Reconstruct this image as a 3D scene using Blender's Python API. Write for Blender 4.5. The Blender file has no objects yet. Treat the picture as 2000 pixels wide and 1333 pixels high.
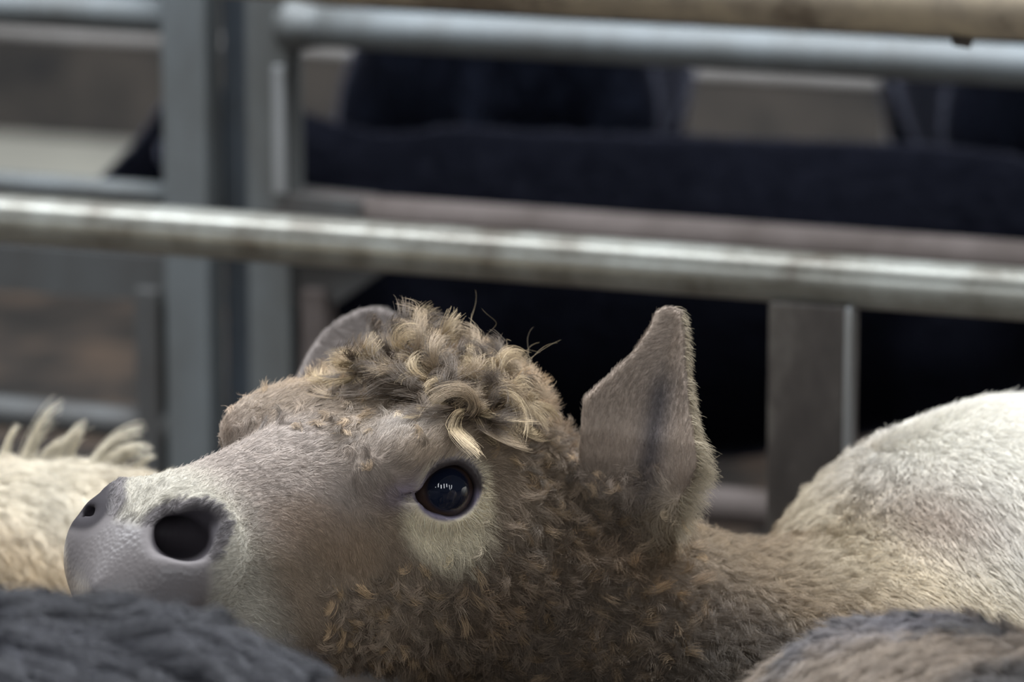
import bpy, math
import numpy as np
from mathutils import Matrix, Vector, kdtree
import openvdb as vdb

rng = np.random.default_rng(7)
sc = bpy.context.scene
COL = sc.collection

# ------------------------------------------------------------------ camera
FPX, CZ, PITCH = 8800.0, 2.125, math.radians(12.0)
cp, sp = math.cos(PITCH), math.sin(PITCH)
cam_d = bpy.data.cameras.new('camera')
cam = bpy.data.objects.new('camera', cam_d)
COL.objects.link(cam)
cam.location = (0, 0, CZ)
cam.rotation_euler = (math.pi / 2 - PITCH, 0, 0)
cam_d.sensor_width = 36.0
cam_d.lens = FPX * 36.0 / 2000.0
cam_d.clip_start, cam_d.clip_end = 0.1, 200
cam_d.dof.use_dof = True
cam_d.dof.focus_distance = 3.97
cam_d.dof.aperture_fstop = 4.3
sc.camera = cam

def at(px, py, d):
    """world point that the photograph shows at a pixel, d metres in front of the camera"""
    x, y = (px - 1000) / FPX * d, -(py - 666.5) / FPX * d
    return np.array([x, d * cp + y * sp, CZ - d * sp + y * cp])

def proj(P):
    P = np.asarray(P, float)
    r = P - np.array([0, 0, CZ])
    d = r[..., 1] * cp - r[..., 2] * sp
    y = r[..., 1] * sp + r[..., 2] * cp
    return 1000 + FPX * r[..., 0] / d, 666.5 - FPX * y / d, d

# ------------------------------------------------------------------ world, lights, exposure
sc.view_settings.view_transform = 'Standard'
sc.view_settings.look = 'None'
sc.view_settings.gamma = 1.0
sc.view_settings.use_curve_mapping = False
sc.view_settings.exposure = 0.15

world = bpy.data.worlds.new('barn_daylight')
sc.world = world
world.use_nodes = True
wn = world.node_tree.nodes
wn['Background'].inputs[0].default_value = (0.70, 0.76, 0.88, 1)
wn['Background'].inputs[1].default_value = 0.075

def area(name, loc, target, sx, sy, power, col):
    l = bpy.data.lights.new(name, 'AREA')
    l.shape = 'RECTANGLE'
    l.size, l.size_y, l.energy, l.color = sx, sy, power, col
    o = bpy.data.objects.new(name, l)
    COL.objects.link(o)
    o.location = loc
    o.rotation_euler = (Vector(target) - Vector(loc)).to_track_quat('-Z', 'Y').to_euler()
    return o

# assumed roof lights overhead, and unseen tall strips added behind the viewer as fill
area('assumed_roof_light', (-0.9, 5.2, 6.0), (-0.6, 5.2, 0), 1.6, 9.0, 760, (0.93, 0.96, 1.0))
area('assumed_roof_light.001', (3.4, 5.5, 6.0), (2.6, 5.5, 0), 1.6, 9.0, 420, (0.93, 0.96, 1.0))
area('assumed_roof_light.002', (-4.8, 8.5, 6.0), (-4.4, 8.5, 0), 1.6, 9.0, 200, (0.93, 0.96, 1.0))
for i, xo in enumerate((-8.6, -6.9, -5.4, -4.1, -2.9, -1.8, -0.7, 0.5, 1.7, 3.0, 4.6)):
    area('added_fill_strip', (xo, -1.6, 2.9 + 0.35 * (i % 3)), (xo * 0.35, 4, 1.4), 0.30, 1.5 + 0.4 * (i % 2), 19, (0.93, 0.96, 1.0))  # added lights for front fill and glints in the eye, no wall stands there

# ------------------------------------------------------------------ materials
def new_mat(name):
    m = bpy.data.materials.new(name)
    m.use_nodes = True
    return m, m.node_tree.nodes, m.node_tree.links, m.node_tree.nodes['Principled BSDF']

def stained_mat(name, base, stain, rough=0.55, metal=0.0, scale=6.0, stretch=(1, 1, 1), third=None, lo=0.40, hi=0.66, bump=0.15):
    m, n, l, b = new_mat(name)
    tc = n.new('ShaderNodeTexCoord')
    mp = n.new('ShaderNodeMapping')
    mp.inputs['Scale'].default_value = stretch
    l.new(tc.outputs['Object'], mp.inputs[0])
    nz = n.new('ShaderNodeTexNoise')
    nz.inputs['Scale'].default_value = scale
    nz.inputs['Detail'].default_value = 6
    nz.inputs['Roughness'].default_value = 0.62
    l.new(mp.outputs[0], nz.inputs['Vector'])
    cr = n.new('ShaderNodeValToRGB')
    cr.color_ramp.elements[0].position, cr.color_ramp.elements[0].color = lo, (*base, 1)
    cr.color_ramp.elements[1].position, cr.color_ramp.elements[1].color = hi, (*stain, 1)
    if third:
        e = cr.color_ramp.elements.new((lo + hi) / 2)
        e.color = (*third, 1)
    l.new(nz.outputs[0], cr.inputs[0])
    l.new(cr.outputs[0], b.inputs['Base Color'])
    b.inputs['Roughness'].default_value = rough
    b.inputs['Metallic'].default_value = metal
    bp = n.new('ShaderNodeBump')
    bp.inputs['Strength'].default_value = bump
    bp.inputs['Distance'].default_value = 0.01
    l.new(nz.outputs[0], bp.inputs['Height'])
    l.new(bp.outputs[0], b.inputs['Normal'])
    return m

M_PIPE = stained_mat('dirty_galvanised_pipe', (0.30, 0.31, 0.285), (0.10, 0.088, 0.07), 0.28, 0.4, 9, (1, 1, 1), (0.22, 0.22, 0.195), bump=0.05)
M_RUST = stained_mat('muddy_brown_pipe', (0.26, 0.215, 0.15), (0.10, 0.078, 0.055), 0.6, 0.0, 11, (1, 1, 1), (0.20, 0.165, 0.12))
M_GALV = stained_mat('galvanised_steel', (0.15, 0.17, 0.18), (0.095, 0.10, 0.098), 0.62, 0.2, 5, (1, 1, 0.4), None)
M_GALVB = stained_mat('grimy_steel', (0.085, 0.092, 0.095), (0.055, 0.052, 0.05), 0.6, 0.1, 5, (1, 1, 0.4), None)
M_GALVD = stained_mat('dark_painted_post', (0.08, 0.10, 0.125), (0.06, 0.07, 0.08), 0.5, 0.2, 5)
M_BROWN = stained_mat('manure_stained_rail', (0.10, 0.083, 0.078), (0.055, 0.043, 0.038), 0.85, 0.0, 7)
M_STAY = stained_mat('stained_flat_steel', (0.16, 0.15, 0.135), (0.045, 0.040, 0.038), 0.42, 0.25, 9, (1, 1, 0.5), (0.075, 0.067, 0.062))
M_FLOOR = stained_mat('straw_and_mud', (0.016, 0.014, 0.012), (0.085, 0.058, 0.040), 0.9, 0.0, 5.0, (1, 1, 1), (0.036, 0.029, 0.024), 0.40, 0.62, 0.5)
M_PASS = stained_mat('pale_concrete', (0.50, 0.49, 0.42), (0.36, 0.35, 0.31), 0.85, 0.0, 1.5)
M_WALL = stained_mat('grimy_board', (0.062, 0.053, 0.046), (0.016, 0.016, 0.018), 0.85, 0.0, 3.0, (1, 1, 1), (0.038, 0.034, 0.031), 0.40, 0.62)
M_FARRAIL = stained_mat('worn_far_rail', (0.30, 0.29, 0.28), (0.2, 0.19, 0.18), 0.6, 0.1, 4)
M_LIT_EDGE = stained_mat('lit_edge_steel', (0.40, 0.43, 0.46), (0.28, 0.29, 0.29), 0.35, 0.4, 6, (1, 1, 0.3))  # pale steel for the added strips that imitate lit side faces
M_DUNG = stained_mat('dried_mud', (0.035, 0.028, 0.022), (0.02, 0.016, 0.013), 0.9, 0.0, 30)

def hair_mat(name, rough=0.45, spec=0.25, wrap=0.45, var=0.22):
    """soft coat: diffuse strands that follow the skin's own normal with a weak sheen"""
    m, n, l, b = new_mat(name)
    a = n.new('ShaderNodeAttribute')
    a.attribute_name = 'col'
    na = n.new('ShaderNodeAttribute')
    na.attribute_name = 'skin_n'
    hi = n.new('ShaderNodeHairInfo')
    mr = n.new('ShaderNodeMapRange')
    mr.inputs['To Min'].default_value = 1 - var
    mr.inputs['To Max'].default_value = 1 + var
    l.new(hi.outputs['Random'], mr.inputs['Value'])
    mx = n.new('ShaderNodeMix')
    mx.data_type = 'RGBA'
    mx.blend_type = 'MULTIPLY'
    mx.inputs['Factor'].default_value = 1
    l.new(a.outputs['Color'], mx.inputs['A'])
    l.new(mr.outputs[0], mx.inputs['B'])
    geo = n.new('ShaderNodeNewGeometry')
    vm = n.new('ShaderNodeMix')
    vm.data_type = 'VECTOR'
    vm.inputs['Factor'].default_value = wrap
    l.new(geo.outputs['Normal'], vm.inputs['A'])
    l.new(na.outputs['Vector'], vm.inputs['B'])
    vn = n.new('ShaderNodeVectorMath')
    vn.operation = 'NORMALIZE'
    l.new(vm.outputs['Result'], vn.inputs[0])
    l.new(mx.outputs['Result'], b.inputs['Base Color'])
    l.new(vn.outputs[0], b.inputs['Normal'])
    b.inputs['Roughness'].default_value = rough
    b.inputs['Specular IOR Level'].default_value = spec
    return m

def skin_mat(name, bumpy=False, spec=0.4):
    m, n, l, b = new_mat(name)
    a = n.new('ShaderNodeAttribute')
    a.attribute_name = 'col'
    l.new(a.outputs['Color'], b.inputs['Base Color'])
    w = n.new('ShaderNodeAttribute')
    w.attribute_name = 'wet'
    mr = n.new('ShaderNodeMapRange')
    mr.inputs['To Min'].default_value = 0.75
    mr.inputs['To Max'].default_value = 0.33
    l.new(w.outputs['Fac'], mr.inputs['Value'])
    l.new(mr.outputs[0], b.inputs['Roughness'])
    b.inputs['Specular IOR Level'].default_value = spec
    if bumpy:
        tc = n.new('ShaderNodeTexCoord')
        vo = n.new('ShaderNodeTexVoronoi')
        vo.inputs['Scale'].default_value = 260
        vo.feature = 'SMOOTH_F1'
        l.new(tc.outputs['Object'], vo.inputs['Vector'])
        bp = n.new('ShaderNodeBump')
        bp.inputs['Distance'].default_value = 0.0025
        bp.invert = True
        mu = n.new('ShaderNodeMath')
        mu.operation = 'MULTIPLY'
        mu.inputs[1].default_value = 0.16
        l.new(w.outputs['Fac'], mu.inputs[0])
        l.new(mu.outputs[0], bp.inputs['Strength'])
        l.new(vo.outputs['Distance'], bp.inputs['Height'])
        l.new(bp.outputs[0], b.inputs['Normal'])
    return m

M_FUR = hair_mat('coat_hair')
M_BLACKFUR = hair_mat('black_coat_hair', 0.7, 0.0, 0.95)
_b = M_BLACKFUR.node_tree.nodes['Principled BSDF']
_b.inputs['Sheen Weight'].default_value = 0.38
_b.inputs['Sheen Roughness'].default_value = 0.25
_b.inputs['Sheen Tint'].default_value = (0.72, 0.76, 1.0, 1)
M_SKIN = skin_mat('hide', spec=0.12)
M_BLACKSKIN = skin_mat('black_hide', spec=0.01)
M_HEADSKIN = skin_mat('hide_and_wet_nose', True)
M_EYE, n, l, b = new_mat('wet_dark_eye')
b.inputs['Base Color'].default_value = (0.010, 0.009, 0.012, 1)
b.inputs['Roughness'].default_value = 0.04
b.inputs['Specular IOR Level'].default_value = 0.6
tc = n.new('ShaderNodeTexCoord')
sx = n.new('ShaderNodeSeparateXYZ')
l.new(tc.outputs['Object'], sx.inputs[0])
cr = n.new('ShaderNodeValToRGB')
cr.color_ramp.elements[0].position, cr.color_ramp.elements[0].color = 0.72, (0.05, 0.03, 0.022, 1)
cr.color_ramp.elements[1].position, cr.color_ramp.elements[1].color = 0.86, (0.006, 0.009, 0.02, 1)
mm = n.new('ShaderNodeMath')
mm.operation = 'MULTIPLY'
mm.inputs[1].default_value = 1 / 0.027
l.new(sx.outputs['Z'], mm.inputs[0])
l.new(mm.outputs[0], cr.inputs[0])
l.new(cr.outputs[0], b.inputs['Base Color'])

# ------------------------------------------------------------------ object helpers
def tag(o, label=None, cat=None, group=None, kind=None):
    if label: o['label'] = label
    if cat: o['category'] = cat
    if group: o['group'] = group
    if kind: o['kind'] = kind
    return o

def empty(name, loc, label, cat, group=None):
    o = bpy.data.objects.new(name, None)
    COL.objects.link(o)
    o.location = loc
    o.empty_display_size = 0.1
    return tag(o, label, cat, group)

def link(name, me, mat, parent=None):
    o = bpy.data.objects.new(name, me)
    if mat and not me.materials:
        me.materials.append(mat)
    COL.objects.link(o)
    if parent:
        o.parent = parent
        o.matrix_parent_inverse = Matrix.Translation(parent.location).inverted()
    return o

def mesh(name, V, F, smooth=True):
    me = bpy.data.meshes.new(name)
    me.from_pydata([tuple(v) for v in V], [], [tuple(f) for f in F])
    me.update()
    if smooth:
        me.polygons.foreach_set('use_smooth', [True] * len(me.polygons))
    return me

def unit(v):
    v = np.asarray(v, float)
    return v / np.linalg.norm(v)

def tube(name, pts, r, mat, parent=None, seg=28, dents=0.0):
    """closed round tube along a polyline"""
    pts = [np.asarray(p, float) for p in pts]
    rr = r if hasattr(r, '__len__') else [r] * len(pts)
    V, F = [], []
    for i, p in enumerate(pts):
        t = unit(pts[min(i + 1, len(pts) - 1)] - pts[max(i - 1, 0)])
        a = unit(np.cross(t, (0.0, 0.0, 1.0) if abs(t[2]) < 0.9 else (0.0, 1.0, 0.0)))
        bb = np.cross(a, t)
        for k in range(seg):
            q = 2 * math.pi * k / seg
            rad = rr[i] * (1 + dents * math.sin(3 * q + i * 1.3))
            V.append(p + rad * (math.cos(q) * a + math.sin(q) * bb))
    for i in range(len(pts) - 1):
        for k in range(seg):
            k2 = (k + 1) % seg
            F.append((i * seg + k, i * seg + k2, (i + 1) * seg + k2, (i + 1) * seg + k))
    F.append(tuple(range(seg - 1, -1, -1)))
    F.append(tuple(range((len(pts) - 1) * seg, len(pts) * seg)))
    return link(name, mesh(name, V, F), mat, parent)

def prism(name, outline, z0, z1, mat, parent=None, bev=0.004):
    """outline: list of (x,y) world points, extruded in z, with softened edges"""
    n = len(outline)
    V = [(*p, z0) for p in outline] + [(*p, z1) for p in outline]
    F = [tuple(range(n - 1, -1, -1)), tuple(range(n, 2 * n))] + [(i, (i + 1) % n, n + (i + 1) % n, n + i) for i in range(n)]
    o = link(name, mesh(name, V, F, False), mat, parent)
    m = o.modifiers.new('soft_edges', 'BEVEL')
    m.width, m.segments = bev, 2
    return o

# ------------------------------------------------------------------ setting
prism('floor', [(-14, -8), (14, -8), (14, 11.4), (-14, 11.4)], -0.2, 0.0, M_FLOOR)['kind'] = 'structure'
prism('floor_passage', [(-14, 11.4), (14, 11.4), (14, 16), (-14, 16)], -0.2, 0.02, M_PASS)['kind'] = 'structure'
YAW = math.radians(21.5)                      # the pens run away to the left
FD = np.array([math.cos(YAW), -math.sin(YAW)])    # along the rails, to the right
FN = np.array([-math.sin(YAW), -math.cos(YAW)])   # towards the viewer
wp = np.array([0, 12.2])
a0, a1 = wp - FD * 10, wp + FD * 9
prism('wall_back', [a0, a1, a1 - FN * 0.25, a0 - FN * 0.25], 0.0, 4.0, M_WALL)['kind'] = 'structure'

class Line:
    """a vertical plane of pen metalwork; pixel -> point where the view ray meets it"""
    def __init__(s, depth):
        c = at(1000, 666, depth)
        s.c = c[:2]
    def hit(s, px, py):
        o = np.array([0, 0, CZ]); d = at(px, py, 1.0) - o
        t = np.dot(s.c, FN) / np.dot(d[:2], FN)
        return o + d * t
    def u(s, px, py=600):
        return float(np.dot(s.hit(px, py)[:2] - s.c, FD))
    def z(s, px, py):
        return float(s.hit(px, py)[2])
    def pt(s, u, z, off=0.0):
        p = s.c + FD * u + FN * off
        return np.array([p[0], p[1], z])
    def bar(s, name, u0, u1, z, r, mat, parent, off=0.0, n=14, dents=0.0):
        return tube(name, [s.pt(u0 + (u1 - u0) * k / (n - 1), z, off) for k in range(n)], r, mat, parent, dents=dents)
    def box(s, name, u0, u1, z0, z1, t, mat, parent, off=0.0, bev=0.004):
        q = [s.c + FD * u0 + FN * (off - t / 2), s.c + FD * u1 + FN * (off - t / 2), s.c + FD * u1 + FN * (off + t / 2), s.c + FD * u0 + FN * (off + t / 2)]
        return prism(name, q, z0, z1, mat, parent, bev)
    def plate(s, name, pts, t, mat, parent, off=0.0):
        n = len(pts)
        V = [s.pt(u, z, off + t / 2) for u, z in pts] + [s.pt(u, z, off - t / 2) for u, z in pts]
        F = [tuple(range(n)), tuple(range(2 * n - 1, n - 1, -1))] + [(i, n + i, n + (i + 1) % n, (i + 1) % n) for i in range(n)]
        return link(name, mesh(name, V, F, False), mat, parent)

# near fence: two thick pipes and a stay below the lower one
A = Line(5.3)
fence = empty('pen_fence', (*A.c, 0), 'pen fence of thick round pipes right behind the raised brown head', 'fence')
zm = A.z(1000, 500)
A.bar('rail', -2.6, 2.6, zm, 0.0305, M_PIPE, fence, dents=0.004)
zt = A.z(1400, 42) + 0.036
top = A.bar('rail', -2.6, 2.6, zt, 0.036, M_RUST, fence, off=0.02, dents=0.004)
top['label'] = 'muddy brown top rail'
us0, us1 = A.u(1512, 800), A.u(1662, 800)
A.box('stay', us0, us1, 0.0, zm - 0.024, 0.055, M_STAY, fence)
A.box('lit_stay_edge', us1 - 0.001, us1 + 0.008, 0.0, zm - 0.024, 0.02, M_LIT_EDGE, fence, off=0.02)  # added pale strip, imitates light on the stay's right side
for uu in (-2.2, 2.1):
    A.box('post', uu, uu + 0.09, 0.0, 1.55, 0.09, M_STAY, fence, off=-0.085)
q = A.pt(A.u(1893, 70), zt - 0.037, 0.03)
tube('mud_lump', [q + np.array([-0.012, 0, 0.008]), q + np.array([-0.006, 0, 0]), q + np.array([0.006, 0, -0.002]), q + np.array([0.013, 0, 0.008])], [0.003, 0.008, 0.009, 0.003], M_DUNG, fence, 10)

# the two gates and their post
B = Line(6.3)
post = empty('gate_post', (*B.pt(B.u(465), 0)[:2], 0), 'dark blue grey steel post where the two gates meet', 'post')
B.box('post_body', B.u(420), B.u(504), 0.0, 1.75, 0.05, M_GALVD, post, off=-0.06)
zB = B.z(1300, 88)
gl = empty('cattle_gate', (*B.pt(B.u(300), 0)[:2], 0), 'grey steel gate left of the gate post, hung on a wide stile', 'gate')
gr = empty('cattle_gate', (*B.pt(B.u(800), 0)[:2], 0), 'steel gate right of the gate post, with a brown stained middle rail', 'gate')
# left gate
B.box('stile', B.u(338), B.u(424), 0.30, 1.62, 0.055, M_GALV, gl)
B.bar('rail', -2.4, B.u(345), B.z(150, 22), 0.026, M_GALV, gl)
B.bar('rail', -2.4, B.u(345), B.z(150, 368), 0.017, M_GALV, gl)
B.plate('plate', [(-2.4, B.z(150, 492)), (-2.4, B.z(150, 585)), (B.u(340), B.z(338, 590)), (B.u(340), B.z(338, 500))][::-1], 0.02, M_GALVB, gl)
B.box('inner_stile', B.u(276), B.u(322), 0.33, B.z(300, 560), 0.04, M_GALVB, gl, off=0.004)
B.bar('rail', -2.4, B.u(345), B.z(230, 826), 0.024, M_GALVB, gl)
# right gate
B.box('stile', B.u(500), B.u(582), 0.30, 1.62, 0.055, M_GALV, gr)
B.bar('rail', B.u(560), 2.4, zB, 0.028, M_GALV, gr, off=0.01)
tube('weld_collar', [B.pt(B.u(578), zB, 0.01), B.pt(B.u(590), zB, 0.01), B.pt(B.u(612), zB, 0.01), B.pt(B.u(640), zB, 0.01)], [0.040, 0.037, 0.031, 0.0285], M_GALV, gr)
B.box('lit_stile_edge', B.u(558), B.u(580), B.z(570, 372), B.z(570, 122), 0.012, M_LIT_EDGE, gr, off=0.034, bev=0.003)  # added pale bar in place of the highlight down the stile's edge
zbr = B.z(1400, 470)
B.bar('rail', B.u(560), 2.4, zbr, 0.029, M_BROWN, gr)['label'] = 'brown stained middle rail'
B.plate('gusset', [(B.u(575), B.z(580, 372)), (B.u(575), B.z(580, 470)), (B.u(722), B.z(722, 470)), (B.u(722), B.z(722, 388))], 0.07, M_GALVB, gr)
B.plate('gusset', [(B.u(575), B.z(580, 500)), (B.u(575), B.z(580, 600)), (B.u(660), B.z(660, 592)), (B.u(765), B.z(765, 520)), (B.u(765), B.z(765, 470))], 0.02, M_GALVB, gr)
B.box('inner_stile', B.u(600), B.u(648), 0.33, B.z(620, 560), 0.04, M_BROWN, gr, off=0.004)
B.bar('rail', B.u(560), 2.4, B.z(1430, 992), 0.027, M_BROWN, gr)

# far pen rail
Cc = Line(10.4)
ff = empty('pen_fence', (*Cc.c, 0), 'slim pale pen rail far behind the black cattle', 'fence')
Cc.bar('rail', -3.4, 2.6, Cc.z(1000, 118), 0.019, M_FARRAIL, ff)
for px in (-700, 1742, 2400):
    Cc.box('post', Cc.u(px) - 0.016, Cc.u(px) + 0.016, 0, Cc.z(1000, 118), 0.035, M_FARRAIL, ff)

# ------------------------------------------------------------------ distance-field modelling
def smin(a, b, k):
    h = np.clip(0.5 + 0.5 * (b - a) / k, 0, 1)
    return b + (a - b) * h - k * h * (1 - h)

def smax(a, b, k):
    return -smin(-a, -b, k)

def ell(P, c, r, R=None):
    Q = P - np.asarray(c, np.float32)
    if R is not None:
        Q = Q @ np.asarray(R, np.float32).T
    r = np.asarray(r, np.float32)
    k0 = np.sqrt(((Q / r) ** 2).sum(1))
    k1 = np.sqrt(((Q / r ** 2) ** 2).sum(1)) + 1e-6
    return k0 * (k0 - 1) / k1

def cone(P, a, b, ra, rb, sq=None):
    """round cone; sq = (unit axis, factor) squeezes it across that axis"""
    a, b = np.asarray(a, np.float32), np.asarray(b, np.float32)
    ab = b - a
    t = np.clip(((P - a) @ ab) / (ab @ ab), 0, 1)
    Q = P - a - t[:, None] * ab
    if sq is not None:
        ax = np.asarray(sq[0], np.float32)
        h = Q @ ax
        Q = Q + (h * (1 / sq[1] - 1))[:, None] * ax
    return np.sqrt((Q ** 2).sum(1)) - (ra + (rb - ra) * t)

def stations(tab, n=400, sig=9):
    tab = np.asarray(tab, float)
    xs = np.linspace(tab[0, 0], tab[-1, 0], n)
    out = []
    k = np.exp(-0.5 * (np.arange(-3 * sig, 3 * sig + 1) / sig) ** 2)
    k /= k.sum()
    for c in range(1, tab.shape[1]):
        y = np.interp(xs, tab[:, 0], tab[:, c])
        yp = np.concatenate([2 * y[0] - y[1:3 * sig + 1][::-1], y, 2 * y[-1] - y[-3 * sig - 1:-1][::-1]])
        out.append(np.convolve(yp, k, 'valid'))
    return xs, out

def loft(P, st):
    """body of elliptical sections along local x: stations (x, z_centre, half_width, half_height)"""
    xs, (zc, hw, hh) = st
    x = P[:, 0]
    c, w, h = np.interp(x, xs, zc), np.interp(x, xs, hw), np.interp(x, xs, hh)
    y, z = P[:, 1], P[:, 2] - c
    k0 = np.sqrt((y / w) ** 2 + (z / h) ** 2)
    k1 = np.sqrt((y / w ** 2) ** 2 + (z / h ** 2) ** 2) + 1e-6
    d = np.where(k0 > 0.05, k0 * (k0 - 1) / k1, -np.minimum(w, h))
    e = np.maximum(xs[0] - x, x - xs[-1])
    return np.maximum(d, e).astype(np.float32)

def axis_grid(lo, hi, fine_lo, fine_hi, hf, hc):
    """grid lines: fine inside [fine_lo, fine_hi], growing to coarse outside"""
    xs = list(np.arange(fine_lo, fine_hi, hf))
    h, x = hf, xs[-1]
    while x < hi:
        h = min(hc, h * 1.06)
        x += h
        xs.append(x)
    h, x, left = hf, xs[0], []
    while x > lo:
        h = min(hc, h * 1.06)
        x -= h
        left.append(x)
    return np.array(left[::-1] + xs, np.float32)

def polygonise(f, gx, gy, gz, blk=6):
    """surface of f = 0 on a rectilinear grid; f is only evaluated in blocks near the surface"""
    nx, ny, nz = [((len(g) + blk - 1) // blk) * blk for g in (gx, gy, gz)]
    ext = lambda g, n: np.concatenate([g, g[-1] + (g[-1] - g[-2]) * np.arange(1, n - len(g) + 1, dtype=np.float32)])
    gx, gy, gz = ext(gx, nx), ext(gy, ny), ext(gz, nz)
    cen = lambda g: g.reshape(-1, blk).mean(1)
    half = lambda g: (g.reshape(-1, blk)[:, -1] - g.reshape(-1, blk)[:, 0]) / 2 + np.diff(g).max() * 0 + 1e-4
    cx, cy, cz = cen(gx), cen(gy), cen(gz)
    X, Y, Z = np.meshgrid(cx, cy, cz, indexing='ij')
    dc = f(np.stack([X.ravel(), Y.ravel(), Z.ravel()], 1).astype(np.float32)).reshape(X.shape)
    hx, hy, hz = np.meshgrid(half(gx), half(gy), half(gz), indexing='ij')
    near = np.abs(dc) < 1.9 * np.sqrt(hx ** 2 + hy ** 2 + hz ** 2) + 0.004
    ib = np.argwhere(near)
    arr = np.repeat(np.repeat(np.repeat(np.sign(dc), blk, 0), blk, 1), blk, 2).astype(np.float32) * 0.02
    sub = np.stack(np.meshgrid(*[np.arange(blk)] * 3, indexing='ij'), -1).reshape(-1, 3)
    for s in range(0, len(ib), 4000):
        I = (ib[s:s + 4000, None, :] * blk + sub[None]).reshape(-1, 3)
        P = np.stack([gx[I[:, 0]], gy[I[:, 1]], gz[I[:, 2]]], 1)
        arr[I[:, 0], I[:, 1], I[:, 2]] = f(P)
    g = vdb.FloatGrid(0.02)
    g.copyFromArray(np.clip(arr, -0.02, 0.02), tolerance=0)
    pts, quads = g.convertToQuads(0.0)
    pts = np.asarray(pts, float)
    W = np.stack([np.interp(pts[:, 0], np.arange(nx), gx), np.interp(pts[:, 1], np.arange(ny), gy), np.interp(pts[:, 2], np.arange(nz), gz)], 1)
    Q = np.asarray(quads)
    T = Q[:, :3]
    if np.einsum('ij,ij->', W[T[:, 0]] - W.mean(0), np.cross(W[T[:, 1]] - W.mean(0), W[T[:, 2]] - W.mean(0))) < 0:
        Q = Q[:, ::-1]
    return W, Q

def normals(V, T):
    fn = np.cross(V[T[:, 1]] - V[T[:, 0]], V[T[:, 2]] - V[T[:, 0]])
    N = np.zeros_like(V)
    for k in range(3):
        np.add.at(N, T[:, k], fn)
    return N / (np.linalg.norm(N, axis=1, keepdims=True) + 1e-12)

_ph = np.random.default_rng(3).normal(size=(8, 3))
_ph /= np.linalg.norm(_ph, axis=1, keepdims=True)
def noise(P, s, seed=0):
    """soft wandering noise in about [-1, 1]"""
    r = np.random.default_rng(100 + seed)
    o = 0
    for k in range(7):
        d = r.normal(size=3)
        d = d / np.linalg.norm(d) * s * (0.6 + 0.9 * r.random())
        e = r.normal(size=3)
        e = e / np.linalg.norm(e) * s * 0.8
        o = o + np.sin(P @ d + 1.7 * np.sin(P @ e + r.random() * 6) + r.random() * 6)
    return o / 3.5

def sstep(a, b, x):
    t = np.clip((x - a) / (b - a), 0, 1)
    return t * t * (3 - 2 * t)

def lerpc(c, new, m):
    return c * (1 - m[:, None]) + np.asarray(new)[None] * m[:, None]

def body_mesh(name, V, Q, colfn, mat, parent, wetfn=None):
    me = bpy.data.meshes.new(name)
    me.vertices.add(len(V)); me.vertices.foreach_set('co', V.astype(np.float32).ravel())
    me.loops.add(Q.size); me.loops.foreach_set('vertex_index', Q.astype(np.int32).ravel())
    me.polygons.add(len(Q)); me.polygons.foreach_set('loop_start', np.arange(0, Q.size, 4, dtype=np.int32))
    me.polygons.foreach_set('use_smooth', np.ones(len(Q), bool))
    me.update(calc_edges=True)
    me.validate()
    c = np.ones((len(V), 4), np.float32)
    c[:, :3] = colfn(V)
    at_ = me.attributes.new('col', 'FLOAT_COLOR', 'POINT')
    at_.data.foreach_set('color', c.ravel())
    w = np.zeros(len(V), np.float32) if wetfn is None else wetfn(V).astype(np.float32)
    aw = me.attributes.new('wet', 'FLOAT', 'POINT')
    aw.data.foreach_set('value', w)
    return link(name, me, mat, parent)

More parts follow.
